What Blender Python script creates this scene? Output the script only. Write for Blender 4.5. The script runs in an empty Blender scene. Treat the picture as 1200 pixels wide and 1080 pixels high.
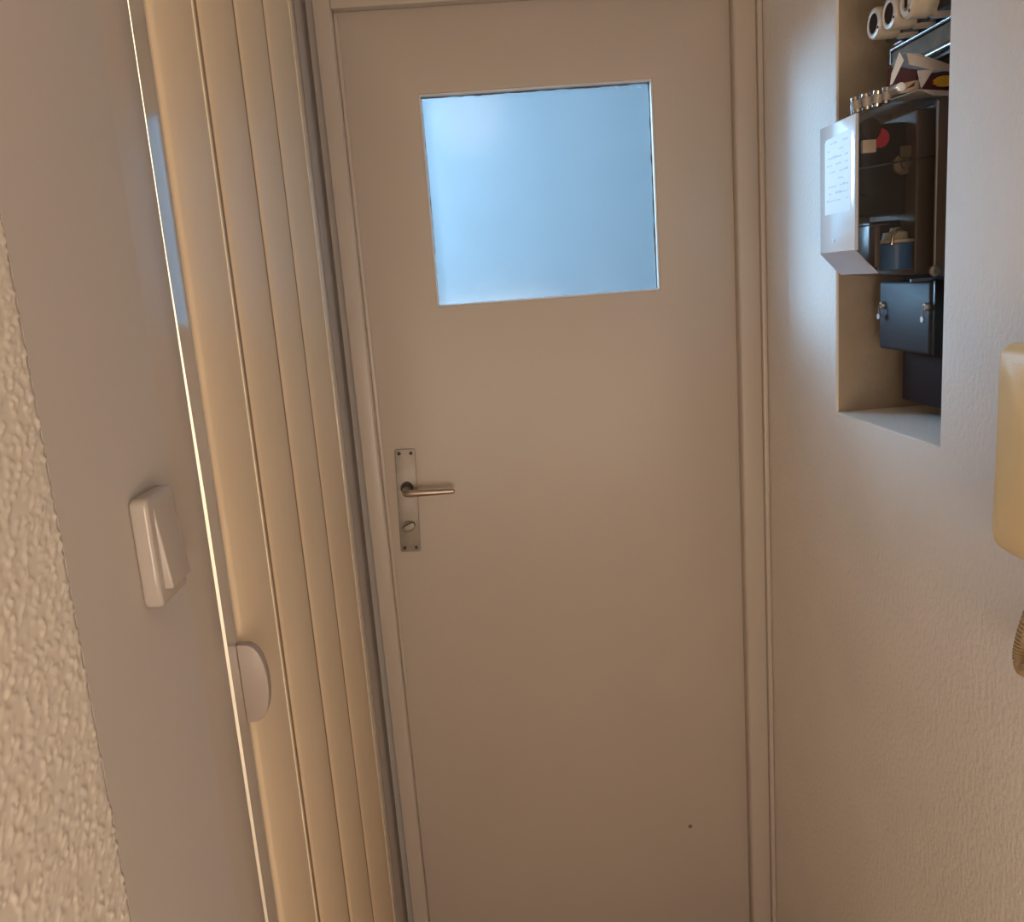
import bpy, bmesh, math, random
import numpy as np
from mathutils import Vector, Matrix
random.seed(3)
S = bpy.context.scene
COL = S.collection
H = 1.47                      # eye height; heights below are often given relative to the eye
PI = math.pi

# ---------------------------------------------------------------- camera
F_PX = 1014.54
pitch, yaw, roll = 0.199447, 0.033235, -0.075812
cp, sp, cy, sy = math.cos(pitch), math.sin(pitch), math.cos(yaw), math.sin(yaw)
Fv = Vector((sy*cp, cy*cp, -sp)); R0 = Vector((cy, -sy, 0)); U0 = R0.cross(Fv)
c_, s_ = math.cos(roll), math.sin(roll)
Rv = R0*c_ + U0*s_; Uv = U0*c_ - R0*s_
cam = bpy.data.cameras.new('camera'); cam_o = bpy.data.objects.new('camera', cam); COL.objects.link(cam_o)
cam.sensor_fit = 'HORIZONTAL'; cam.sensor_width = 36.0; cam.lens = F_PX/1200*36.0
cam.clip_start = 0.02; cam.clip_end = 60
M = Matrix((Rv, Uv, -Fv)).transposed().to_4x4(); M.translation = Vector((0, 0, H))
cam_o.matrix_world = M
S.camera = cam_o

# ---------------------------------------------------------------- world, lights, exposure
S.view_settings.view_transform = 'Standard'; S.view_settings.look = 'None'
S.view_settings.gamma = 1.0; S.view_settings.use_curve_mapping = False
S.view_settings.exposure = 0.0
S.cycles.use_denoising = True
S.cycles.max_bounces = 10; S.cycles.transparent_max_bounces = 16
S.cycles.sample_clamp_indirect = 6.0
W = bpy.data.worlds.new('sky'); S.world = W; W.use_nodes = True
bg = W.node_tree.nodes['Background']
bg.inputs['Color'].default_value = (0.34, 0.63, 1.0, 1); bg.inputs['Strength'].default_value = 1.0

def area(name, loc, direction, sx, sy_, power, color, spread=None):
    l = bpy.data.lights.new(name, 'AREA'); l.shape = 'RECTANGLE'; l.size = sx; l.size_y = sy_
    l.energy = power; l.color = color
    if spread: l.spread = spread
    o = bpy.data.objects.new(name, l); COL.objects.link(o); o.location = loc
    o.rotation_euler = Vector(direction).to_track_quat('-Z', 'Y').to_euler()
    return o
WARM = (1.0, 0.80, 0.60)
# unseen warm area light added behind the camera to light the hall
area('hall_unseen_light', (0.10, -0.98, 1.00), (0, 1, 0), 0.62, 0.78, 13.2, (1.0, 0.82, 0.65))
# pendant lamp of the hall, behind the camera
l = bpy.data.lights.new('hall_lamp_light', 'POINT'); l.energy = 2.2; l.color = (1.0, 0.80, 0.62); l.shadow_soft_size = 0.14
lo = bpy.data.objects.new('hall_lamp_light', l); COL.objects.link(lo); lo.location = (0.05, -0.30, 2.15)
# daylight in the stairwell window beyond the glazed door
area('stairwell_daylight', (-1.30, 3.38, 2.02), (1, 0, 0), 1.14, 0.8, 190.0, (0.42, 0.72, 1.0))
# lamp in the side room behind the folding door
area('side_room_lamp_light', (-0.95, 0.9, 2.3), (0, 0, -1), 0.3, 0.3, 34.0, (1.0, 0.84, 0.64))

# ---------------------------------------------------------------- helpers
def nodes(m): return m.node_tree.nodes, m.node_tree.links
def mat(name, color, rough=0.6, metal=0.0, var=0.06, scale=6.0, bump=0.0, bscale=200.0, spec=0.5, coat=0.0, bdist=0.001, stretch=(1,1,1)):
    m = bpy.data.materials.new(name); m.use_nodes = True
    N, L = nodes(m); b = N['Principled BSDF']
    b.inputs['Roughness'].default_value = rough; b.inputs['Metallic'].default_value = metal
    b.inputs['Specular IOR Level'].default_value = spec; b.inputs['Coat Weight'].default_value = coat
    tc = N.new('ShaderNodeTexCoord')
    n = N.new('ShaderNodeTexNoise'); n.inputs['Scale'].default_value = scale; n.inputs['Detail'].default_value = 4
    L.new(tc.outputs['Object'], n.inputs['Vector'])
    r = N.new('ShaderNodeValToRGB'); r.color_ramp.elements[0].position = .3; r.color_ramp.elements[1].position = .7
    lo = [max(0, c*(1-var)) for c in color]; hi = [min(1, c*(1+var)) for c in color]
    r.color_ramp.elements[0].color = (*lo, 1); r.color_ramp.elements[1].color = (*hi, 1)
    L.new(n.outputs['Fac'], r.inputs['Fac']); L.new(r.outputs['Color'], b.inputs['Base Color'])
    if bump:
        mp = N.new('ShaderNodeMapping'); mp.inputs['Scale'].default_value = stretch
        n2 = N.new('ShaderNodeTexNoise'); n2.inputs['Scale'].default_value = bscale; n2.inputs['Detail'].default_value = 3
        L.new(tc.outputs['Object'], mp.inputs['Vector']); L.new(mp.outputs['Vector'], n2.inputs['Vector'])
        bp = N.new('ShaderNodeBump'); bp.inputs['Strength'].default_value = bump; bp.inputs['Distance'].default_value = bdist
        L.new(n2.outputs['Fac'], bp.inputs['Height']); L.new(bp.outputs['Normal'], b.inputs['Normal'])
    return m
def add_box(bm, x0, x1, y0, y1, z0, z1):
    v = [bm.verts.new((x, y, z)) for x in (x0, x1) for y in (y0, y1) for z in (z0, z1)]
    for f in ((0,1,3,2),(4,6,7,5),(0,4,5,1),(2,3,7,6),(0,2,6,4),(1,5,7,3)): bm.faces.new([v[i] for i in f])
    return v
def add_prism(bm, poly, h0, h1, axis='Z'):
    """poly: list of 2-D points, extruded along axis from h0 to h1"""
    def P(a, b, h): return {'Z': (a, b, h), 'Y': (a, h, b), 'X': (h, a, b)}[axis]
    A = [bm.verts.new(P(a, b, h0)) for a, b in poly]; B = [bm.verts.new(P(a, b, h1)) for a, b in poly]
    n = len(poly)
    bm.faces.new(A[::-1]); bm.faces.new(B)
    for i in range(n): bm.faces.new((A[i], A[(i+1)%n], B[(i+1)%n], B[i]))
def frame_of(d):
    d = Vector(d).normalized(); a = Vector((0,0,1)) if abs(d.z) < .9 else Vector((1,0,0))
    u = d.cross(a).normalized(); return u, u.cross(d).normalized()
def add_tube(bm, pts, rad, n=12, cap=True, closed=False):
    pts = [Vector(p) for p in pts]; rad = rad if hasattr(rad, '__len__') else [rad]*len(pts)
    rings = []; u = None
    for i, p in enumerate(pts):
        d = (pts[min(i+1, len(pts)-1)] - pts[max(i-1, 0)]).normalized()
        if u is None: u, w = frame_of(d)
        else:
            u = (u - d*u.dot(d)).normalized(); w = d.cross(u)
        w = d.cross(u)
        rings.append([bm.verts.new(p + (u*math.cos(2*PI*k/n) + w*math.sin(2*PI*k/n))*rad[i]) for k in range(n)])
    for a, b in zip(rings, rings[1:]):
        for k in range(n): bm.faces.new((a[k], a[(k+1)%n], b[(k+1)%n], b[k]))
    if cap: bm.faces.new(rings[0][::-1]); bm.faces.new(rings[-1])
def add_lathe(bm, base, axis, prof, n=24):
    """prof: (distance along axis, radius) rings from base"""
    base = Vector(base); d = Vector(axis).normalized(); u, w = frame_of(d); rings = []
    for t, r in prof:
        if r < 1e-6: rings.append([bm.verts.new(base + d*t)])
        else: rings.append([bm.verts.new(base + d*t + (u*math.cos(2*PI*k/n) + w*math.sin(2*PI*k/n))*r) for k in range(n)])
    for a, b in zip(rings, rings[1:]):
        for k in range(n):
            q = (k+1) % n
            if len(a) == 1 and len(b) == 1: continue
            if len(a) == 1: bm.faces.new((a[0], b[q], b[k]))
            elif len(b) == 1: bm.faces.new((a[k], a[q], b[0]))
            else: bm.faces.new((a[k], a[q], b[q], b[k]))
    if len(rings[0]) > 1: bm.faces.new(rings[0][::-1])
    if len(rings[-1]) > 1: bm.faces.new(rings[-1])
def obj(name, bm, m, parent=None, smooth=False, bevel=0.0, seg=2, keep=False):
    bmesh.ops.recalc_face_normals(bm, faces=bm.faces[:])
    if bevel:
        sharp = [e for e in bm.edges if len(e.link_faces) == 2 and e.calc_face_angle(0) > .6]
        bmesh.ops.bevel(bm, geom=sharp, offset=bevel, segments=seg, affect='EDGES', profile=.5, clamp_overlap=True)
    me = bpy.data.meshes.new(name); bm.to_mesh(me); bm.free()
    o = bpy.data.objects.new(name, me); COL.objects.link(o); o.data.materials.append(m)
    if parent is not None:
        o.parent = parent
        o.matrix_parent_inverse = Matrix.Translation(parent_world(parent)).inverted()
    if smooth or bevel:
        me.shade_smooth()
        try: me.set_sharp_from_angle(angle=math.radians(38))
        except Exception: pass
    return o
def parent_world(o):
    p = Vector(o.location)
    return p
def struct(o, label=None, cat=None):
    o['kind'] = 'structure'
    if label: o['label'] = label
    return o
def thing(name, label, cat, loc, group=None):
    o = bpy.data.objects.new(name, None); COL.objects.link(o); o.location = loc
    o.empty_display_size = .05
    o['label'] = label; o['category'] = cat
    if group: o['group'] = group
    return o
def box_obj(name, m, dims, parent=None, bevel=0.0, seg=2):
    bm = bmesh.new(); add_box(bm, *dims); return obj(name, bm, m, parent, bevel=bevel, seg=seg)

# ---------------------------------------------------------------- materials
m_wall = mat('wall_paint', (.84, .79, .73), .85, var=.03, bump=.45, bscale=150, bdist=.004, stretch=(1, 1, .75))
m_niche = mat('niche_shaded_plaster', (.38, .31, .235), .9, var=.06, scale=20, bump=.3, bscale=120, bdist=.004)
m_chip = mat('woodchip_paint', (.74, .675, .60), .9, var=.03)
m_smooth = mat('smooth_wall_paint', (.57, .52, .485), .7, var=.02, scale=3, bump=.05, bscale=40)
m_ceiling = mat('ceiling_paint', (.80, .77, .73), .9)
m_floor = mat('floor_boards', (.20, .11, .06), .45, var=.35, scale=4, stretch=(1, .1, 1))
m_door = mat('door_lacquer', (.54, .47, .405), .42, var=.02, scale=3, bump=.06, bscale=30, coat=.0)
m_frame = mat('frame_lacquer', (.56, .49, .425), .35, var=.02, scale=4, bump=.05, bscale=40)
m_gloss = mat('gloss_lacquer', (.58, .51, .44), .12, var=.02, scale=4, bump=.03, bscale=20, spec=1.0, coat=1.0)
m_gloss.node_tree.nodes['Principled BSDF'].inputs['Coat IOR'].default_value = 2.1
m_gloss.node_tree.nodes['Principled BSDF'].inputs['Coat Roughness'].default_value = .10
m_cream = mat('cream_plastic', (.88, .71, .50), .42, var=.02, scale=5, bump=.03, bscale=60)
m_creamgroove = mat('cream_hinge_plastic', (.33, .21, .12), .6)
m_bead = mat('clear_cream_bead', (.9, .8, .62), .2, spec=.8)
m_handle_mauve = mat('grip_plastic', (.39, .325, .29), .4)
m_switch = mat('switch_plastic', (.46, .41, .37), .12, var=.01)
m_nickel = mat('worn_nickel', (.30, .265, .23), .5, metal=.6, var=.1, scale=40, bump=.05)
m_brassy = mat('polished_lever_metal', (.46, .38, .31), .34, metal=.9, var=.08, scale=30)
m_dark = mat('dark_screw', (.03, .025, .02), .5)
m_black = mat('black_bakelite', (.012, .011, .012), .28)
m_maroon = mat('maroon_bakelite', (.016, .006, .005), .6, spec=.25)
m_slate = mat('slate_terminal_cover', (.022, .022, .027), .5, spec=.3)
m_porc = mat('beige_porcelain', (.60, .51, .40), .3, var=.08, scale=60)
m_hole = mat('dark_brown_hole', (.035, .018, .010), .95, spec=.05)
m_steel = mat('bright_steel', (.62, .66, .72), .18, metal=1)
m_tanmetal = mat('tan_grey_metal', (.21, .165, .12), .85, spec=.15, metal=.0, var=.15, scale=60)
m_white = mat('white_faceplate', (.90, .93, .95), .25, var=.01, coat=1.0)
m_white.node_tree.nodes['Principled BSDF'].inputs['Coat IOR'].default_value = 2.0
m_white.node_tree.nodes['Principled BSDF'].inputs['Coat Roughness'].default_value = .12
m_chin = mat('frosted_cover', (.50, .50, .54), .3)
m_beige = mat('beige_telephone_plastic', (.95, .77, .44), .3, var=.02, scale=6)
m_cord = mat('beige_cord', (.42, .30, .17), .45)
m_blue = mat('blue_coil_wrap', (.02, .13, .34), .35)
m_cellar = mat('brown_metal', (.10, .075, .06), .45, metal=.3)
m_red = mat('red_disc', (.45, .02, .05), .4)
m_bronze = mat('bronze_gear', (.22, .17, .12), .4, metal=.7)
m_creamp = mat('cream_bobbin', (.46, .42, .32), .4)
m_card = mat('grey_cardboard', (.52, .46, .42), .8, var=.08, scale=60)
m_cardin = mat('tan_cardboard', (.42, .34, .26), .8, var=.08, scale=60)
m_cardmar = mat('maroon_print', (.065, .012, .016), .5)
m_yellow = mat('yellow_print', (.62, .36, .03), .5)
m_ceram = mat('fuse_ceramic', (.34, .30, .26), .35, var=.1, scale=90)
m_capm = mat('fuse_cap_metal', (.46, .42, .37), .25, metal=1)
m_seal = mat('seal_lead', (.42, .40, .38), .4, metal=.7)
m_land = mat('stairwell_paint', (.185, .19, .192), .9, spec=.1)
m_putty = mat('old_putty', (.14, .13, .12), .7, var=.4, scale=50)
m_bezel = mat('white_glazing_paint', (.74, .72, .70), .4)
m_crack = mat('paint_chip_brown', (.18, .14, .11), .8)  # brown of the small chip in the door paint
m_lamp = mat('lamp_shade', (.8, .75, .65), .5)

def fresnel(N, L, ior):
    """the same reflectance from either side of a thin sheet (no total reflection at the back face)"""
    ge = N.new('ShaderNodeNewGeometry'); mr = N.new('ShaderNodeMapRange')
    mr.inputs['To Min'].default_value = ior; mr.inputs['To Max'].default_value = 1/ior
    fr = N.new('ShaderNodeFresnel')
    L.new(ge.outputs['Backfacing'], mr.inputs['Value']); L.new(mr.outputs['Result'], fr.inputs['IOR'])
    return fr
def glass_obscure():
    m = bpy.data.materials.new('obscure_glass'); m.use_nodes = True; N, L = nodes(m)
    N.remove(N['Principled BSDF']); out = N['Material Output']
    tc = N.new('ShaderNodeTexCoord')
    vo = N.new('ShaderNodeTexVoronoi'); vo.inputs['Scale'].default_value = 75; vo.feature = 'SMOOTH_F1'
    mp = N.new('ShaderNodeMapping'); mp.inputs['Scale'].default_value = (1, 1, .7)
    no = N.new('ShaderNodeTexNoise'); no.inputs['Scale'].default_value = 130; no.inputs['Detail'].default_value = 2
    L.new(tc.outputs['Object'], mp.inputs['Vector']); L.new(mp.outputs['Vector'], vo.inputs['Vector']); L.new(mp.outputs['Vector'], no.inputs['Vector'])
    ad = N.new('ShaderNodeMath'); ad.operation = 'ADD'
    L.new(vo.outputs['Distance'], ad.inputs[0]); L.new(no.outputs['Fac'], ad.inputs[1])
    bp = N.new('ShaderNodeBump'); bp.inputs['Strength'].default_value = .6; bp.inputs['Distance'].default_value = .004
    L.new(ad.outputs[0], bp.inputs['Height'])
    rf = N.new('ShaderNodeBsdfRefraction'); rf.inputs['Roughness'].default_value = .08; rf.inputs['IOR'].default_value = 1.25
    rf.inputs['Color'].default_value = (.92, .96, 1, 1)
    tl = N.new('ShaderNodeBsdfTranslucent'); tl.inputs['Color'].default_value = (.90, .95, 1, 1)
    tr = N.new('ShaderNodeBsdfTransparent'); tr.inputs['Color'].default_value = (.92, .96, 1, 1)
    gl = N.new('ShaderNodeBsdfGlossy'); gl.inputs['Roughness'].default_value = .12
    L.new(bp.outputs['Normal'], rf.inputs['Normal'])
    m1 = N.new('ShaderNodeMixShader'); m1.inputs[0].default_value = .22; L.new(rf.outputs[0], m1.inputs[1]); L.new(tl.outputs[0], m1.inputs[2])
    m2 = N.new('ShaderNodeMixShader'); m2.inputs[0].default_value = .74; L.new(m1.outputs[0], m2.inputs[1]); L.new(tr.outputs[0], m2.inputs[2])
    fr = fresnel(N, L, 1.45)
    m3 = N.new('ShaderNodeMixShader'); L.new(fr.outputs[0], m3.inputs[0]); L.new(m2.outputs[0], m3.inputs[1]); L.new(gl.outputs[0], m3.inputs[2])
    L.new(m3.outputs[0], out.inputs['Surface'])
    return m
m_glass = glass_obscure()
def clear_plastic():
    m = bpy.data.materials.new('clear_meter_cover'); m.use_nodes = True; N, L = nodes(m)
    N.remove(N['Principled BSDF']); out = N['Material Output']
    tr = N.new('ShaderNodeBsdfTransparent'); tr.inputs['Color'].default_value = (.80, .78, .76, 1)
    gl = N.new('ShaderNodeBsdfGlossy'); gl.inputs['Roughness'].default_value = .12
    tc = N.new('ShaderNodeTexCoord'); no = N.new('ShaderNodeTexNoise'); no.inputs['Scale'].default_value = 30
    L.new(tc.outputs['Object'], no.inputs['Vector'])
    bp = N.new('ShaderNodeBump'); bp.inputs['Strength'].default_value = .15; bp.inputs['Distance'].default_value = .002
    L.new(no.outputs['Fac'], bp.inputs['Height']); L.new(bp.outputs['Normal'], gl.inputs['Normal'])
    fr = fresnel(N, L, 1.5)
    mx = N.new('ShaderNodeMixShader'); L.new(fr.outputs[0], mx.inputs[0]); L.new(tr.outputs[0], mx.inputs[1]); L.new(gl.outputs[0], mx.inputs[2])
    df = N.new('ShaderNodeBsdfDiffuse'); df.inputs['Color'].default_value = (.55, .48, .44, 1)
    m2 = N.new('ShaderNodeMixShader'); m2.inputs[0].default_value = .04; L.new(mx.outputs[0], m2.inputs[1]); L.new(df.outputs[0], m2.inputs[2])
    L.new(m2.outputs[0], out.inputs['Surface'])
    return m
m_clear = clear_plastic()

# ---------------------------------------------------------------- structure
XL, XR, YB, YD, ZC = -0.25, 0.56, -1.05, 1.67, 2.50
struct(box_obj('floor', m_floor, (-1.5, 1.6, YB-.1, 1.76, -.08, 0)), 'dark wooden floor of the small hall')
struct(box_obj('floor', m_land, (-1.5, 1.6, 1.76, 4.2, -.08, 0)), 'dull grey floor of the stairwell beyond the door')
struct(box_obj('ceiling', m_ceiling, (-1.5, 1.6, YB-.1, 4.2, ZC, ZC+.08)), 'white ceiling of the hall')

# near left wall: woodchip wallpaper as real relief, ending in a rounded outer corner at y = .503
def chip_wall():
    y0, y1, z0, z1, st = 0.14, 0.5035, H-0.60, H+0.28, 0.00125
    ny, nz = int((y1-y0)/st), int((z1-z0)/st)
    rng = np.random.RandomState(5)
    h = np.zeros((nz+1, ny+1))
    for _ in range(int(ny*nz/17)):                          # random wood chips pressed under the paper
        cz, cyy = rng.randint(0, nz), rng.randint(0, ny)
        a = rng.uniform(-.7, .7); Ly_ = rng.uniform(1.2, 3.4); Lz_ = rng.uniform(.75, 1.5); amp = rng.uniform(.25, 1.0)
        R_ = 7
        zs = np.arange(max(0, cz-R_), min(nz, cz+R_)+1); ys = np.arange(max(0, cyy-R_), min(ny, cyy+R_)+1)
        ZZ, YY = np.meshgrid(zs-cz, ys-cyy, indexing='ij')
        u = YY*math.cos(a) + ZZ*math.sin(a); v = -YY*math.sin(a) + ZZ*math.cos(a)
        g = amp*np.exp(-((u/Ly_)**2 + (v/Lz_)**2)**1.5)
        h[zs[0]:zs[-1]+1, ys[0]:ys[-1]+1] = np.maximum(h[zs[0]:zs[-1]+1, ys[0]:ys[-1]+1], g)
    h *= 0.00145
    yy = y0 + np.arange(ny+1)*st; zz = z0 + np.arange(nz+1)*st
    # rounded corner profile: arc length along the surface
    rad = .0035; yc = .503 - rad
    Y, Z = np.meshgrid(yy, zz)
    s = np.clip((Y - yc)/rad, 0, 1.5)
    flat = Y < yc
    ang = s
    px = np.where(flat, XL-.001+0*Y, XL-.001-rad+rad*np.cos(ang)) + h*np.where(flat, 1, np.cos(ang))
    py = np.where(flat, Y, yc + rad*np.sin(ang)) + h*np.where(flat, 0, np.sin(ang))
    verts = np.stack([px.ravel(), py.ravel(), Z.ravel()], 1)
    i = np.arange(nz)[:, None]*(ny+1) + np.arange(ny)[None]
    faces = np.stack([i, i+1, i+ny+2, i+ny+1], -1).reshape(-1, 4)
    me = bpy.data.meshes.new('wall_left'); me.from_pydata(verts.tolist(), [], faces.tolist()); me.shade_smooth()
    # plain continuation of the same wall around the relief
    bm = bmesh.new(); bm.from_mesh(me)
    add_box(bm, -.45, XL-.002, YB, .14, 0, ZC)
    add_box(bm, -.45, XL-.012, .14, .502, 0, ZC)
    add_box(bm, XL-.012, XL-.002, .14, .498, 0, z0); add_box(bm, XL-.012, XL-.002, .14, .498, z1, ZC)
    bm.to_mesh(me); bm.free()
    o = bpy.data.objects.new('wall_left', me); COL.objects.link(o); me.materials.append(m_chip)
    return o
struct(chip_wall(), 'near left wall papered in rough white woodchip, ending in a rounded corner')

fo0, fo1, ft = -.2320, .5490, H+.548
ws = bmesh.new()
XS = XL - .0012
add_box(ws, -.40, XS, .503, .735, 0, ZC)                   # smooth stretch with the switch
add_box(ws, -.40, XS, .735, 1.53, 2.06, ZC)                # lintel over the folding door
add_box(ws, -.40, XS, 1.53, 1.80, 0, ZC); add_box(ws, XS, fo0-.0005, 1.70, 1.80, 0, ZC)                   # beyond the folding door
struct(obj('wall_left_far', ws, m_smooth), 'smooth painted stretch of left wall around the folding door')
# side room behind the folding door
ws = bmesh.new()
add_box(ws, -1.45, -1.37, -.2, 1.74, 0, ZC); add_box(ws, -1.45, -.40, -.28, -.2, 0, ZC)
add_box(ws, -1.45, -.40, 1.74, 1.80, 0, ZC)
struct(obj('wall_side_room', ws, m_ceiling), 'bright walls of the side room behind the folding door')
# end wall around the door
we = bmesh.new()
fo0, fo1, ft = -.2320, .5490, H+.548
add_box(we, fo1, .75, 1.664, 1.80, 0, ZC); add_box(we, XS, fo1, 1.664, 1.80, ft, ZC)
struct(obj('wall_back', we, m_wall), 'painted end wall around the glazed white door')
box_obj('wall_front', m_wall, (-.45, .75, YB-.1, YB, 0, ZC))
struct(bpy.data.objects['wall_front'], 'wall at the hall end behind the viewer')

# right wall with a real niche
def right_wall_clean():
    n0, n1, zb, zt, xb = 1.0225, 1.3283, H-.2332, H+.66, .705
    bm = bmesh.new()
    o = [(YB, 0), (1.664, 0), (1.664, ZC), (YB, ZC)]; i = [(n0, zb), (n1, zb), (n1, zt), (n0, zt)]
    ov = [bm.verts.new((XR, *p)) for p in o]; iv = [bm.verts.new((XR, *p)) for p in i]; bv = [bm.verts.new((xb, *p)) for p in i]
    ob = [bm.verts.new((.80, *p)) for p in o]
    for k in range(4):
        q = (k+1) % 4
        bm.faces.new((ov[k], ov[q], iv[q], iv[k])); bm.faces.new((iv[k], iv[q], bv[q], bv[k]))
        bm.faces.new((ov[k], ob[k], ob[q], ov[q]))
    bm.faces.new(bv); bm.faces.new(ob[::-1])
    rim = [e for e in bm.edges if e.verts[0] in iv and e.verts[1] in iv]
    bmesh.ops.bevel(bm, geom=rim, offset=.004, segments=3, affect='EDGES', profile=.5)
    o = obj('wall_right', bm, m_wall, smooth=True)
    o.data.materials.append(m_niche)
    for f in o.data.polygons:                               # niche sides and back browner and darker: recess shade put into the colour
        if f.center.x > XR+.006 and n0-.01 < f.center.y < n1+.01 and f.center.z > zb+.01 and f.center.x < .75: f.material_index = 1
    return o
struct(right_wall_clean(), 'right wall of finely textured plaster with the meter niche')

# stairwell beyond the glazed door
wb = bmesh.new()
add_box(wb, -1.5, 1.6, 4.0, 4.1, 0, ZC); add_box(wb, 1.45, 1.55, 1.8, 4.0, 0, ZC)
add_box(wb, -1.5, -1.4, 1.80, 4.0, 0, ZC); add_box(wb, .75, 1.55, 1.70, 1.80, 0, ZC)
struct(obj('wall_stairwell', wb, m_land), 'pale stairwell walls beyond the glazed door')

# casing strips of the folding door on the left wall
bm = bmesh.new()
add_prism(bm, [(XS-.02, .690), (XS, .690), (XS+.0003, .700), (XL-.0002, .716), (XL, .722), (XL, .7540), (XL-.0005, .7555), (XS-.02, .7555)], 0, 2.10)
obj('trim_1', bm, m_frame, smooth=True)
struct(bpy.data.objects['trim_1'], 'narrow white casing strip beside the light switch')
bm = bmesh.new()
add_prism(bm, [(XS-.02, 1.518), (XL+.001, 1.518), (XL+.003, 1.522), (XL+.003, 1.548), (XL-.001, 1.556), (XS-.02, 1.556)], 0, 2.10)
struct(obj('trim_2', bm, m_gloss, bevel=.001), 'far casing strip of the folding door next to the glazed door')

# door frame of the glazed door
bm = bmesh.new()
for poly, h0, h1, ax in (([(fo0, 1.648), (-.204, 1.648), (-.2005, 1.652), (-.2005, 1.72), (fo0, 1.72)], 0, ft, 'Z'),
                         ([(fo1, 1.648), (.512, 1.648), (.5085, 1.652), (.5085, 1.72), (fo1, 1.72)], 0, ft, 'Z')):
    add_prism(bm, poly, h0, h1, ax)
add_box(bm, -.2005, .5085, 1.648, 1.72, H+.495, ft)
struct(obj('trim_3', bm, m_frame, bevel=.0012), 'white painted frame around the glazed door')
box_obj('trim_4', m_frame, (.5495, .5595, 1.640, 1.664, 0, ft+.01), bevel=.003)
struct(bpy.data.objects['trim_4'], 'thin bead between the door frame and the right wall')

# ---------------------------------------------------------------- door_1: glazed door
d1 = bpy.data.objects.new('door_1', None); COL.objects.link(d1); d1.location = (.154, YD, 0)
d1['kind'] = 'structure'; d1['label'] = 'white flush door with a square textured glass pane and worn metal handle'
lx0, lx1, lzt, wx0, wx1, wz0, wz1 = -.2003, .5083, H+.4947, -.0632, .3639, H-.0301, H+.3501
def ring_leaf():
    bm = bmesh.new()
    o = [(lx0, .006), (lx1, .006), (lx1, lzt), (lx0, lzt)]; i = [(wx0, wz0), (wx1, wz0), (wx1, wz1), (wx0, wz1)]
    fo = [bm.verts.new((a, YD, b)) for a, b in o]; fi = [bm.verts.new((a, YD, b)) for a, b in i]
    bo = [bm.verts.new((a, YD+.04, b)) for a, b in o]; bi = [bm.verts.new((a, YD+.04, b)) for a, b in i]
    for k in range(4):
        q = (k+1) % 4
        bm.faces.new((fo[k], fo[q], fi[q], fi[k])); bm.faces.new((bo[q], bo[k], bi[k], bi[q]))
        bm.faces.new((fo[q], fo[k], bo[k], bo[q])); bm.faces.new((fi[k], fi[q], bi[q], bi[k]))
    return obj('leaf', bm, m_door, d1, bevel=.0012)
ring_leaf()
g = .0035
for (a0, a1, b0, b1) in ((wx0, wx1, wz1-g, wz1), (wx0, wx1, wz0, wz0+g), (wx0, wx0+g, wz0+g, wz1-g), (wx1-g, wx1, wz0+g, wz1-g)):
    box_obj('glazing_bead', m_bezel, (a0, a1, YD+.002, YD+.016, b0, b1), d1, bevel=.0008)
def putty_line(p0, p1, wmax):
    bm = bmesh.new(); n = 40; prev = None
    for k in range(n+1):
        t = k/n; x = p0[0]+(p1[0]-p0[0])*t; z = p0[1]+(p1[1]-p0[1])*t
        w = wmax*(.35+.65*random.random()**1.5)
        d = (0, -w) if p0[1] == p1[1] else (-w, 0)
        cur = [bm.verts.new((x, YD+.0145, z)), bm.verts.new((x+d[0], YD+.0145, z+d[1])), bm.verts.new((x+d[0], YD+.0165, z+d[1])), bm.verts.new((x, YD+.0165, z))]
        if prev:
            for j in range(4): bm.faces.new((prev[j], prev[(j+1)%4], cur[(j+1)%4], cur[j]))
        else: bm.faces.new(cur)
        prev = cur
    bm.faces.new(prev[::-1])
    obj('putty', bm, m_putty, d1)
putty_line((wx0+g, wz1-g), (wx1-g, wz1-g), .0034)
putty_line((wx1-g, wz0+g), (wx1-g, wz1-g), .0030)
putty_line((wx0+g+.0016, wz0+.1), (wx0+g+.0016, wz1-g), .0016)
gp = box_obj('glass_pane', m_glass, (wx0+.001, wx1-.001, YD+.0168, YD+.0208, wz0+.001, wz1-.001), d1)
box_obj('seal_strip', m_frame, (-.2002, -.1935, YD-.004, YD-.0002, H-.784, H+.49), d1, bevel=.001)

def plate():
    bm = bmesh.new()
    cx, cz, hw, hh, r = 0, 0, .0200, .1040, .004
    pts = []
    for sx, sz, a0 in ((1, 1, 0), (-1, 1, PI/2), (-1, -1, PI), (1, -1, 3*PI/2)):
        for k in range(5):
            a = a0 + k*PI/8; pts.append((sx*(hw-r) + r*math.cos(a), sz*(hh-r) + r*math.sin(a)))
    add_prism(bm, pts, -.0035, 0, 'Y')
    return bm
HP = (-.1555, YD-.0002, H-.400)
pl = obj('handle_plate', plate(), m_nickel, None, bevel=.0008)
pl.parent = d1; pl.location = Vector(HP) - d1.location; pl.rotation_euler = (0, math.radians(2.2), 0)
def child_of_plate(name, bm, m, smooth=True, bevel=0):
    o = obj(name, bm, m, None, smooth=smooth, bevel=bevel); o.parent = pl; return o
for sx in (-1, 1):
    for sz in (-1, 1):
        bm = bmesh.new(); add_lathe(bm, (sx*.0115, -.0033, sz*.0955), (0, -1, 0), [(0, .0036), (.0012, .0034), (.0018, .002), (.0018, 0)], 12)
        child_of_plate('screw', bm, m_dark)
bm = bmesh.new(); add_lathe(bm, (0, -.003, .0265), (0, -1, 0), [(0, .0125), (.003, .0125), (.0042, .0112), (.0042, 0)], 28)
child_of_plate('lever_collar_shade', bm, m_dark)  # collar coloured dark to give the shadow arch above the lever neck
bm = bmesh.new()
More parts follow.
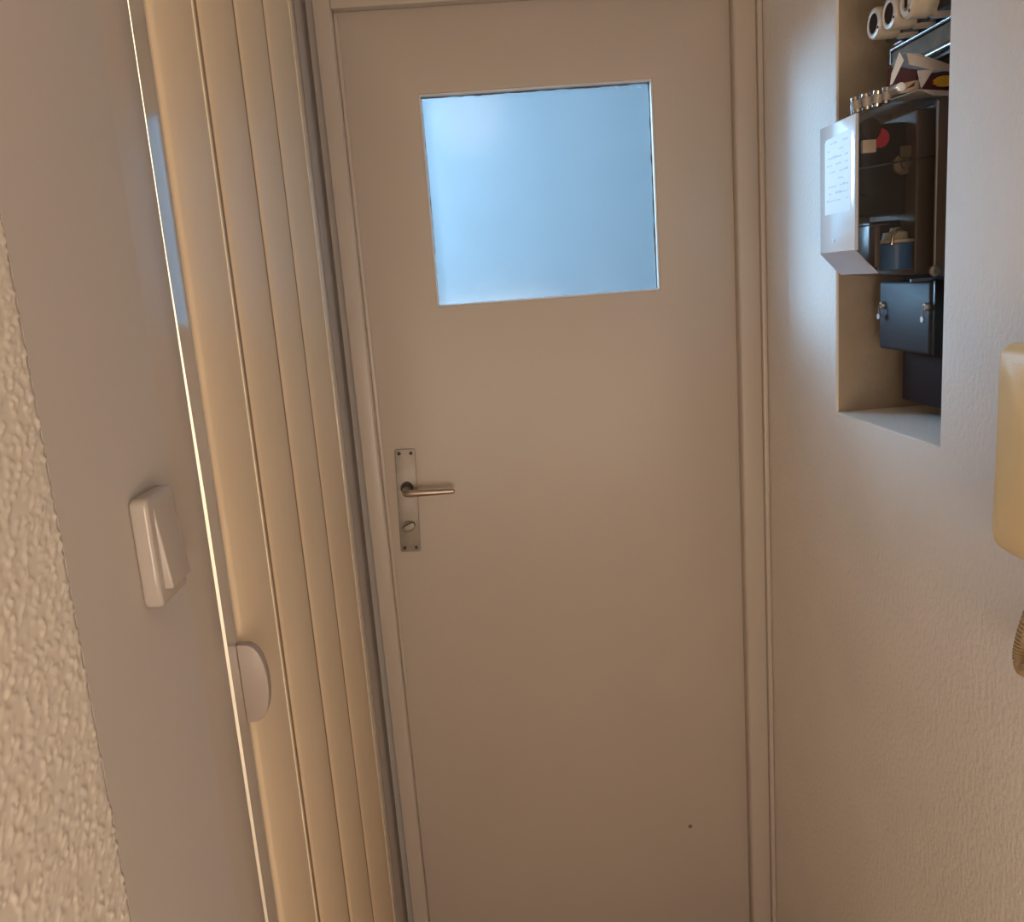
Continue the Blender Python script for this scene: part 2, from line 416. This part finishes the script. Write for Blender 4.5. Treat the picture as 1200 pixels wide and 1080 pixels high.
add_tube(bm, [(0, -.005, .025), (0, -.03, .025), (.0008, -.037, .0249), (.004, -.043, .0247), (.010, -.045, .0245), (.05, -.0445, .0245), (.088, -.043, .0250), (.0925, -.043, .0250), (.0945, -.043, .025)],
         [.0085, .0085, .0086, .0082, .0072, .0058, .0050, .0045, .002], 14)
child_of_plate('lever', bm, m_brassy)
bm = bmesh.new(); add_lathe(bm, (0, -.003, -.051), (0, -1, 0), [(0, .0105), (.004, .0105), (.0055, .0095), (.0055, 0)], 24)
child_of_plate('turn_rose', bm, m_nickel)
bm = bmesh.new()
a = math.radians(28); dx, dz = math.cos(a), math.sin(a)
pts = [(-.013, -.003), (-.009, -.006), (0, -.0068), (.009, -.006), (.013, -.003), (.013, .003), (.009, .006), (0, .0068), (-.009, .006), (-.013, .003)]
add_prism(bm, [(p*dx - q*dz, -.051 + p*dz + q*dx) for p, q in pts], -.019, -.008, 'Y')
child_of_plate('thumb_turn', bm, m_nickel, bevel=.0015)
# small dark chip in the paint near the bottom right of the leaf
bm = bmesh.new(); add_lathe(bm, (.382, YD, H-1.1775), (0, -1, 0), [(0, .0045), (.0006, .003), (.0006, 0)], 10)
o = obj('paint_chip', bm, m_crack, d1); o.scale = (1, 1, 1)

# ---------------------------------------------------------------- door_2: folding door
d2 = bpy.data.objects.new('door_2', None); COL.objects.link(d2); d2.location = (XL, 1.16, 0)
d2['kind'] = 'structure'; d2['label'] = 'cream plastic folding door of vertical panels on the left wall'
DZ0, DZ1 = .012, 2.04
def slit_panel(name, y0, y1, m, gap_bot=0.0, gap_top=0.0, bulge=.003, th=.010, xs=XL, parent=d2, post=False):
    """a vertical panel, front face slightly convex; its near edge is cut back so light can pass when gap > 0"""
    bm = bmesh.new(); n = 6; rows = []
    zs = [DZ0, H-.62, H-.16, H+.05, H+.35, DZ1] if (gap_bot or gap_top) else [DZ0, DZ1]
    for z in zs:
        t = min(1, max(0, (z-(H-.62))/(.35+.62)))
        gp_ = gap_bot if z < H-.15 else (gap_top if z > H+.3 else gap_bot + (gap_top-gap_bot)*min(1, max(0, (z-H+.15)/.2)))
        ring = []
        if post: prof = [(0, 0), (.3, .0001), (.55, -.0001), (.75, -.0007), (.88, -.0015), (1, -.0028)]
        else: prof = [(0, -.0045), (.02, -.0015), (.06, .0002), (.18, bulge*.6), (.5, bulge), (.82, bulge*.6), (.94, .0002), (.98, -.0015), (1, -.0045)]
        for u, dxp in prof:
            ring.append((xs + dxp, y0+gp_ + (y1-y0-gp_)*u, z))
        cut = th*3.4 if (gap_bot or gap_top) else 0
        ring += [(xs-th, y1-.0005, z), (xs-th, min(y0+gp_+cut, y1-.002), z)]
        rows.append([bm.verts.new(p) for p in ring])
    for A, B in zip(rows, rows[1:]):
        for k in range(len(A)):
            q = (k+1) % len(A); bm.faces.new((A[k], A[q], B[q], B[k]))
    bm.faces.new(rows[0][::-1]); bm.faces.new(rows[-1])
    return obj(name, bm, m, parent, smooth=True)
slit_panel('lead_post', .7560, .8075, m_gloss, gap_bot=.0070, gap_top=.0004, post=True)
edges = [(.8085, .9575), (.9680, 1.1240), (1.1355, 1.3025), (1.3160, 1.517)]
for k, (a, b) in enumerate(edges):
    slit_panel('panel', a, b, m_cream, bulge=.0045)
    if k < 3:
        box_obj('hinge', m_creamgroove, (XL-.008, XL-.0030, b-.001, edges[k+1][0]+.001, DZ0, DZ1), d2)
# fine glossy ribs moulded on the panels
for y, x in ((.9300, XL+.0028), (1.508, XL+.0004)):
    bm = bmesh.new(); add_tube(bm, [(x, y, DZ0), (x, y, DZ1)], .0011, 8); obj('rib', bm, m_bead, d2, smooth=True)
# D-shaped grip on the lead post
bm = bmesh.new(); pts = []
for k in range(15):
    a = -PI/2 + PI*k/14
    pts.append((XL+.001 + .024*max(0, math.cos(a))**.6, H-.357 + .0405*math.sin(a)))
pts.append((XL-.0, H-.357+.0405)); pts.insert(0, (XL-.0, H-.357-.0405))
add_prism(bm, pts, .788, .800, 'Y')
obj('grip', bm, m_handle_mauve, d2, bevel=.002)

# ---------------------------------------------------------------- light switch
sw = thing('light_switch', 'white rocker light switch on the smooth left wall before the folding door', 'light switch', (XS, .64, H-.168))
def rbox(bm, x0, x1, y0, y1, z0, z1, r=.006):
    pts = []
    for sy1, sz1, a0 in ((1, 1, 0), (-1, 1, PI/2), (-1, -1, PI), (1, -1, 3*PI/2)):
        for k in range(5):
            a = a0 + k*PI/8
            pts.append(((y1-r if sy1 > 0 else y0+r) + r*math.cos(a), (z1-r if sz1 > 0 else z0+r) + r*math.sin(a)))
    add_prism(bm, pts, x0, x1, 'X')
bm = bmesh.new(); rbox(bm, XS, XL+.0125, .600, .656, H-.2085, H-.1275, .006); obj('switch_frame', bm, m_switch, sw, bevel=.003, seg=3)
bm = bmesh.new()
xa, xb_ = XL+.0125, XL+.0155
v = [(XL+.010, .6095, H-.197), (XL+.010, .6495, H-.197), (XL+.010, .6495, H-.136), (XL+.010, .6095, H-.136),
     (XL+.0185, .6095, H-.197), (XL+.0185, .6495, H-.197), (XL+.0128, .6495, H-.136), (XL+.0128, .6095, H-.136)]
vv = [bm.verts.new(p) for p in v]
for f in ((0,3,2,1),(4,5,6,7),(0,1,5,4),(1,2,6,5),(2,3,7,6),(3,0,4,7)): bm.faces.new([vv[i] for i in f])
obj('rocker', bm, m_switch, sw, bevel=.0028, seg=4)

# ---------------------------------------------------------------- electricity meter in the niche
mt = thing('electricity_meter', 'old electricity meter with clear cover, white front and black terminal cover in the niche', 'electricity meter', (.65, 1.2, H-.21))
box_obj('mounting_board', m_maroon, (.635, .704, 1.135, 1.268, H-.2115, H+.195), mt, bevel=.003)
box_obj('chassis', m_cellar, (.590, .634, 1.150, 1.285, H-.026, H+.183), mt, bevel=.004)
# terminal cover
bm = bmesh.new(); add_box(bm, .600, .634, 1.1255, 1.2705, H-.132, H-.0345); tc_ = obj('terminal_cover', bm, m_slate, mt, bevel=.005, seg=3)
box_obj('terminal_cover_side', m_black, (.603, .6345, 1.1195, 1.1262, H-.132, H-.034), mt, bevel=.002)
for y in (1.255, 1.131):
    bm = bmesh.new()
    add_lathe(bm, (.6005, y, H-.068), (-1, 0, 0), [(0, .0055), (.004, .0055), (.006, .004), (.006, 0)], 14)
    add_tube(bm, [(.594, y, H-.066), (.591, y-.003, H-.074), (.593, y-.001, H-.083)], .0011, 6)
    add_lathe(bm, (.594, y-.001, H-.084), (-1, 0, 0), [(0, .0042), (.003, .0042), (.003, 0)], 12)
    obj('seal_screw', bm, m_seal, tc_, smooth=True)
# clear cover: closed thin shell, open at its back
def P(x, y, z): return Vector((x, y, H+z))
fz0, fz1 = .0116, .1786
front = [P(.5, 1.2374, fz0), P(.5, 1.1248, fz0), P(.5, 1.1248, fz1), P(.5, 1.2374, fz1)]
chin = [P(.530, 1.2450, -.0198), P(.530, 1.1310, -.0200)]
back = [P(.618, 1.272, -.030), P(.618, 1.1250, -.030), P(.618, 1.1250, .191), P(.618, 1.272, .191)]
mid_t = [P(.543, 1.1250, .1884), P(.543, 1.246, .1884)]
bm = bmesh.new()
F_ = [bm.verts.new(p) for p in front]; C_ = [bm.verts.new(p) for p in chin]; B_ = [bm.verts.new(p) for p in back]; T_ = [bm.verts.new(p) for p in mid_t]
bm.faces.new((F_[1], F_[2], T_[0], B_[2], B_[1], C_[1]))          # near side
bm.faces.new((F_[0], C_[0], B_[0], B_[3], T_[1], F_[3]))          # far side
bm.faces.new((F_[2], F_[3], T_[1], T_[0])); bm.faces.new((T_[0], T_[1], B_[3], B_[2]))
bm.faces.new((C_[0], C_[1], B_[1], B_[0]))
cv = obj('clear_cover', bm, m_clear, mt)
# front of the cover: white plate with label, sloping frosted chin, rounded near edge
bm = bmesh.new(); add_box(bm, .499, .502, 1.1268, 1.2374, H+fz0, H+fz1); fp = obj('front_plate', bm, m_white, mt, bevel=.001)
bm = bmesh.new(); add_prism(bm, [(1.1375, H+.0622), (1.2190, H+.0622), (1.2190, H+.156), (1.2150, H+.160), (1.1375, H+.1632)], .4984, .4991, 'X')
m_lab = mat('meter_label', (.86, .86, .86), .3, var=.01)
lb = obj('label_card', bm, m_lab, fp)
# faint unreadable print on the label: fine grey and pinkish strokes
m_ink = mat('faded_ink', (.70, .66, .71), .5)
rr = random.Random(4)
bm = bmesh.new()
for row in range(9):
    z = H+.152-row*.0092; y = 1.145
    while y < 1.208:
        w = rr.uniform(.004, .014)
        if rr.random() < .62: add_box(bm, .4981, .4985, y, min(y+w, 1.212), z, z+rr.uniform(.0012, .003))
        y += w + .003
obj('faded_print', bm, m_ink, lb)
bm = bmesh.new(); add_box(bm, .4978, .4993, 1.150, 1.1915, H+.024, H+.0268) if False else add_lathe(bm, (.4992, 1.191, H+.027), (-1, 0, 0), [(0, .0022), (.001, .002), (.001, 0)], 10)
obj('rivet', bm, m_seal, fp)
bm = bmesh.new(); add_prism(bm, [(.5000, H+fz0), (.5025, H+fz0), (.5325, H-.0200), (.530, H-.0200)], 1.1290, 1.2420, 'Y')
obj('cover_chin', bm, m_chin, mt)
bm = bmesh.new(); add_tube(bm, [(.5015, 1.1262, H+fz0), (.5015, 1.1262, H+fz1)], .0024, 10); obj('cover_edge', bm, m_chin, mt, smooth=True)
m_flange = mat('brown_grey_flange', (.17, .13, .105), .4)
bm = bmesh.new(); add_prism(bm, [(.6015, H-.030), (.6345, H-.030), (.6345, H+.189), (.6015, H+.189)], 1.1222, 1.1248, 'Y'); obj('cover_flange', bm, m_flange, mt, bevel=.0008)
bm = bmesh.new(); add_tube(bm, [(.6030, 1.1220, H-.028), (.6030, 1.1220, H+.186)], .0010, 8); obj('flange_ridge', bm, m_chin, mt, smooth=True)
# works seen through the cover
bm = bmesh.new(); add_box(bm, .508, .590, 1.175, 1.225, H+.055, H+.172); obj('register_block', bm, m_black, mt, bevel=.003)
bm = bmesh.new(); add_lathe(bm, (.5345, 1.1740, H+.163), (0, -1, 0), [(0, .014), (.014, .014), (.016, .0125), (.016, 0)], 24); obj('register_drum', bm, m_hole, mt, smooth=True)
bm = bmesh.new(); add_lathe(bm, (.551, 1.1700, H+.1525), (0, -1, 0), [(0, .0120), (.003, .0120), (.003, 0)], 28); obj('rotor_disc', bm, m_red, mt, smooth=True)
box_obj('dial_plate', m_porc, (.519, .537, 1.148, 1.155, H+.133, H+.149), mt, bevel=.001)
bm = bmesh.new()
add_lathe(bm, (.5835, 1.1745, H+.118), (0, -1, 0), [(0, .0135), (.006, .0135), (.007, .006), (.014, .006), (.015, 0)], 20)
obj('worm_gear', bm, m_bronze, mt, smooth=True)
box_obj('gear_bracket', m_bronze, (.576, .592, 1.162, 1.166, H+.126, H+.140), mt)
for (x0, z0, x1, z1) in ((.5035, .112, .5175, .1135), (.5035, .0775, .5175, .0782), (.5035, .0405, .523, .0412), (.5175, .1135, .606, .1215), (.523, .0412, .548, .042)):
    bm = bmesh.new(); add_tube(bm, [(x0, 1.1305, H+z0), (x1, 1.1325, H+z1)], .0010, 6); obj('guide_pin', bm, m_steel, mt, smooth=True)
bm = bmesh.new(); add_lathe(bm, (.571, 1.165, H-.018), (0, 0, 1), [(0, .0185), (.001, .0215), (.034, .0215), (.035, .0185)], 28); obj('voltage_coil', bm, m_blue, mt, smooth=True)
bm = bmesh.new(); add_lathe(bm, (.571, 1.165, H+.0172), (0, 0, 1), [(0, .0235), (.004, .0235), (.0045, .017), (.014, .015), (.015, .007), (.020, .006), (.020, 0)], 24); obj('coil_bobbin', bm, m_creamp, mt, smooth=True)
bm = bmesh.new(); add_tube(bm, [(.556, 1.143, H+.015), (.557, 1.142, H+.026), (.563, 1.142, H+.034), (.570, 1.142, H+.033)], .002, 8); obj('coil_lead', bm, m_capm, mt, smooth=True)
box_obj('iron_core', m_black, (.548, .594, 1.190, 1.232, H-.018, H+.048), mt, bevel=.002)
box_obj('brake_magnet', m_cellar, (.533, .5405, 1.142, 1.160, H-.012, H+.040), mt, bevel=.001)
bm = bmesh.new(); add_lathe(bm, (.604, 1.1240, H-.022), (0, -1, 0), [(0, .0075), (.004, .0075), (.0065, .005), (.0065, 0)], 16)
obj('cover_screw', bm, m_seal, mt, smooth=True)
box_obj('cover_foot', m_steel, (.572, .600, 1.1215, 1.1250, H-.034, H-.0305), mt)

# ---------------------------------------------------------------- fuse board above the meter
fb = thing('fuse_board', 'black fuse board with bright steel rails high in the niche', 'fuse board', (.64, 1.14, H+.25))
box_obj('board_case', m_black, (.625, .704, 1.035, 1.252, H+.250, H+.62), fb, bevel=.003)
box_obj('lower_panel', m_tanmetal, (.603, .625, 1.035, 1.2475, H+.2505, H+.272), fb, bevel=.001)
for z, x, r in ((.2765, .604, .0030), (.2835, .609, .0026)):
    bm = bmesh.new(); add_tube(bm, [(x, 1.035, H+z), (x, 1.2475, H+z)], r, 10); obj('rail', bm, m_steel, fb, smooth=True)
bm = bmesh.new(); add_tube(bm, [(.606, 1.035, H+.2465), (.606, 1.158, H+.2465)], .0045, 12); obj('rail', bm, m_steel, fb, smooth=True)
bm = bmesh.new(); add_tube(bm, [(.616, 1.035, H+.240), (.616, 1.135, H+.240)], .0022, 8); obj('rail', bm, m_steel, fb, smooth=True)
box_obj('rail_holder', m_black, (.607, .640, 1.035, 1.156, H+.2365, H+.2435), fb, bevel=.001)
box_obj('end_bracket', m_steel, (.6015, .6045, 1.2460, 1.2485, H+.258, H+.2765), fb)
# socket row that carries the screw-in fuse holders
box_obj('socket_block', m_black, (.580, .626, 1.037, 1.222, H+.281, H+.40), fb, bevel=.003)
def fuse_holder(y, z, label, first=None):
    if first is None:
        t = thing('fuse_holder', label, 'fuse holder', (.549, y, H+z), 'porcelain screw-in fuse holders')
        bm = bmesh.new()
        add_lathe(bm, (.549, y, H+z), (1, 0, 0), [(.012, .0115), (.0005, .0125), (0, .0145), (.001, .0180), (.004, .0195), (.028, .0195), (.030, .0180), (.034, .0180), (.037, .0200), (.056, .0195)], 32)
        obj('porcelain_cap', bm, m_porc, t, smooth=True)
        bm = bmesh.new(); add_lathe(bm, (.5501, y, H+z), (1, 0, 0), [(0, .0119), (.002, .0119)], 24); obj('hole_shade_disc', bm, m_hole, t, smooth=True)  # dark disc across the hole mouth stands in for its inner shade
        bm = bmesh.new(); add_lathe(bm, (.5495, y-.0135, H+z-.008), (-1, 0, 0), [(0, .0018), (.0005, .0015), (.0005, 0)], 8); obj('contact_dot', bm, m_hole, t)
        return t
    c = first.copy(); COL.objects.link(c); c.location = (.549, y, H+z); c['label'] = label
    for ch in first.children:
        k = ch.copy(); COL.objects.link(k); k.parent = c; k.matrix_parent_inverse = ch.matrix_parent_inverse.copy()
    return c
f0 = fuse_holder(1.188, .297, 'beige porcelain fuse holder, farthest and smallest-looking of the row')
fuse_holder(1.1455, .297, 'beige porcelain fuse holder, middle one of the three in the row', f0)
# third one: the holder with a slotted, domed face
t3 = thing('fuse_holder', 'beige porcelain fuse holder with slotted round face, nearest of the three', 'fuse holder', (.549, 1.099, H+.297), 'porcelain screw-in fuse holders')
bm = bmesh.new(); add_lathe(bm, (.549, 1.099, H+.297), (1, 0, 0), [(.004, .0095), (0, .0110), (0, .0165), (.003, .0195), (.026, .0200), (.028, .0185), (.032, .0185), (.035, .0205), (.056, .0205)], 32); obj('porcelain_cap', bm, m_porc, t3, smooth=True)
bm = bmesh.new(); add_lathe(bm, (.5535, 1.099, H+.297), (-1, 0, 0), [(0, .0088), (.004, .0070), (.0055, 0)], 20); obj('domed_face', bm, m_porc, t3, smooth=True)
box_obj('slot', m_hole, (.5476, .5486, 1.0965, 1.1015, H+.290, H+.304), t3)
for a in (.6, 2.6, 4.2):
    bm = bmesh.new(); add_lathe(bm, (.5492, 1.099+.014*math.cos(a), H+.297+.014*math.sin(a)), (-1, 0, 0), [(0, .0022), (.0004, .002), (.0004, 0)], 8); obj('contact_dot', bm, m_hole, t3)

# ---------------------------------------------------------------- loose things lying on the meter
top_z = lambda x: H + (.1786 + (x-.5)*(.0098/.043) if x < .543 else .1884 + (x-.543)*(.0026/.075))
def fuse_link(first, x, y, rot, label):
    if first is None:
        t = thing('fuse_link', label, 'fuse', (x, y, top_z(x)+.0006), 'loose fuse links on top of the meter')
        b = Vector((x, y, top_z(x)+.0006))
        bm = bmesh.new(); add_lathe(bm, b+Vector((0, 0, .004)), (0, 0, 1), [(0, .0052), (.0005, .0062), (.0105, .0062), (.011, .0052)], 18); obj('ceramic_body', bm, m_ceram, t, smooth=True)
        bm = bmesh.new(); add_lathe(bm, b, (0, 0, 1), [(0, .0048), (.0005, .0056), (.0042, .0056), (.0044, .005)], 18); obj('end_cap', bm, m_capm, t, smooth=True)
        bm = bmesh.new(); add_lathe(bm, b+Vector((0, 0, .0148)), (0, 0, 1), [(0, .0048), (.0005, .0056), (.0042, .0054), (.0050, .0044), (.0050, 0)], 18); obj('end_cap', bm, m_capm, t, smooth=True)
        return t
    c = first.copy(); COL.objects.link(c); c.location = (x, y, top_z(x)+.0006); c.rotation_euler = rot; c['label'] = label
    for ch in first.children:
        k = ch.copy(); COL.objects.link(k); k.parent = c; k.matrix_parent_inverse = ch.matrix_parent_inverse.copy()
    return c
lean = (0, -.2, 0)
l0 = fuse_link(None, .5060, 1.1345, lean, 'small upright fuse link at front corner of the meter top'); l0.rotation_euler = lean
fuse_link(l0, .5180, 1.1340, (0, -.16, .5), 'small upright fuse link second from the front corner of the meter')
fuse_link(l0, .5300, 1.1340, (.05, -.22, 1.2), 'small upright fuse link in the middle of the row on the meter')
fuse_link(l0, .5415, 1.1345, (0, -.10, 2), 'small upright fuse link next to the cardboard carton on the meter')
lf = thing('fuse_link', 'fuse link lying on its side with white round end towards the viewer', 'fuse', (.5555, 1.118, top_z(.5555)+.0068), 'loose fuse links on top of the meter')
bm = bmesh.new(); add_lathe(bm, (.5475, 1.1085, top_z(.5555)+.0135), (0, 1, 0), [(0, .0044), (.0006, .0054), (.010, .0060), (.026, .0060), (.0265, .005)], 20); obj('ceramic_body', bm, m_ceram, lf, smooth=True)
bm = bmesh.new(); add_lathe(bm, (.5475, 1.1088, top_z(.5555)+.0135), (0, -1, 0), [(0, .0056), (.0030, .0054), (.0036, .0046), (.0036, 0)], 20); obj('end_cap', bm, m_white, lf, smooth=True)

ct = thing('cardboard_carton', 'crumpled open fuse carton with maroon and yellow print on the meter', 'carton', (.59, 1.14, H+.192))
def sheet(name, pts, m, th=.0010, parent=ct):
    """a folded cardboard sheet through 3-D points (one polygon), given real thickness"""
    pts = [Vector((a, b, H+c)) for a, b, c in pts]
    n = (pts[1]-pts[0]).cross(pts[2]-pts[0]).normalized()*th/2
    bm = bmesh.new(); A = [bm.verts.new(p+n) for p in pts]; B = [bm.verts.new(p-n) for p in pts]
    bm.faces.new(A); bm.faces.new(B[::-1])
    for i in range(len(pts)): bm.faces.new((A[i], B[i], B[(i+1)%len(pts)], A[(i+1)%len(pts)]))
    return obj(name, bm, m, parent)
sheet('bottom_panel', [(.572, 1.112, .1985), (.622, 1.112, .1935), (.622, 1.185, .1935), (.560, 1.185, .1985)], m_cardin)
sheet('near_panel', [(.5775, 1.1135, .2000), (.6235, 1.1135, .1945), (.6235, 1.1165, .2190), (.5905, 1.1165, .2180)], m_cardmar)
bm = bmesh.new(); pts = [(.604 + .0135*math.cos(2*PI*k/20)*(1+.1*math.sin(3*k)), H+.2065 + .0065*math.sin(2*PI*k/20)) for k in range(20)]
add_prism(bm, pts, 1.1105, 1.1130, 'Y'); obj('yellow_emblem', bm, m_yellow, ct)
sheet('lower_flap', [(.573, 1.110, .1985), (.6235, 1.108, .1925), (.6235, 1.108, .1870), (.588, 1.108, .1905)], m_card)
sheet('corner_flap', [(.5695, 1.1100, .2205), (.5895, 1.1100, .2205), (.5735, 1.1080, .1990)], m_card)
sheet('top_panel', [(.5560, 1.118, .2440), (.572, 1.112, .2400), (.6000, 1.112, .2240), (.622, 1.113, .2215), (.622, 1.180, .2300), (.570, 1.180, .2440)], m_card)
sheet('upper_flap', [(.5565, 1.112, .2420), (.6235, 1.112, .2200), (.6235, 1.1115, .2160), (.590, 1.1115, .2200), (.560, 1.1115, .2280)], m_card)
sheet('white_flap', [(.5505, 1.118, .2450), (.5560, 1.118, .2350), (.5415, 1.116, .2085), (.5385, 1.116, .2070), (.5400, 1.116, .2200)], m_white)
sheet('inner_tray', [(.549, 1.1475, .2005), (.580, 1.1255, .2000), (.580, 1.1255, .2130), (.549, 1.1475, .2110)], m_cardin)
sheet('inner_panel', [(.549, 1.150, .2010), (.575, 1.128, .2060), (.580, 1.128, .2250), (.552, 1.150, .2350)], m_cardmar)
# loose cable tie wire hanging over the meter corner
bm = bmesh.new(); add_tube(bm, [(.4995, 1.137, H+.1790), (.4985, 1.137, H+.188), (.4990, 1.1365, H+.197), (.5020, 1.136, H+.1985)], .0007, 6)
o = obj('wire_bit', bm, m_steel); o['label'] = 'thin bent wire standing at the front corner of meter top'; o['category'] = 'wire'

# ---------------------------------------------------------------- wall telephone at the right edge
tp = thing('wall_telephone', 'beige plastic wall telephone with coiled cord, cut off by right photo edge', 'telephone', (.56, .76, H-.19))
bm = bmesh.new()
prof = [(.5595, -.090), (.512, -.0885), (.5035, -.092), (.500, -.100), (.4985, -.270), (.500, -.283), (.506, -.291), (.520, -.301), (.5595, -.318)]
add_prism(bm, [(x, H+z) for x, z in prof], .690, .813, 'Y')
body = obj('body', bm, m_beige, tp, bevel=.007, seg=4)
bm = bmesh.new(); rbox(bm, .4976, .5005, .698, .803, H-.272, H-.106, .012); obj('face_cover', bm, m_beige, tp, bevel=.0006)
# coiled cord: a helix along a U-shaped path under the body
def bez(p, t):
    p = [Vector(q) for q in p]
    while len(p) > 1: p = [a.lerp(b, t) for a, b in zip(p, p[1:])]
    return p[0]
path = [bez([(.535, .775, H-.312), (.532, .793, H-.36), (.530, .830, H-.435), (.528, .800, H-.440), (.526, .765, H-.425), (.526, .735, H-.330)], k/160) for k in range(161)]
turns = 46; pts = []; NN = turns*10
for i in range(NN+1):
    t = i/NN*160; k = min(int(t), 159); p = path[k].lerp(path[k+1], t-k); d = (path[k+1]-path[k]).normalized(); u, w = frame_of(d)
    a = 2*PI*turns*i/NN
    pts.append(p + (u*math.cos(a) + w*math.sin(a))*.0062)
bm = bmesh.new(); add_tube(bm, pts, .0014, 6); obj('coiled_cord', bm, m_cord, tp, smooth=True)
# handset resting on the near side of the body (outside the frame)
bm = bmesh.new(); add_tube(bm, [(.505, .655, H-.10), (.500, .655, H-.12), (.492, .655, H-.20), (.500, .655, H-.28), (.505, .655, H-.30)], [.02, .024, .017, .024, .02], 16)
hs = thing('telephone_handset', 'beige telephone handset hung beside the wall telephone body', 'handset', (.505, .655, H-.3))
obj('grip', bm, m_beige, hs, smooth=True)
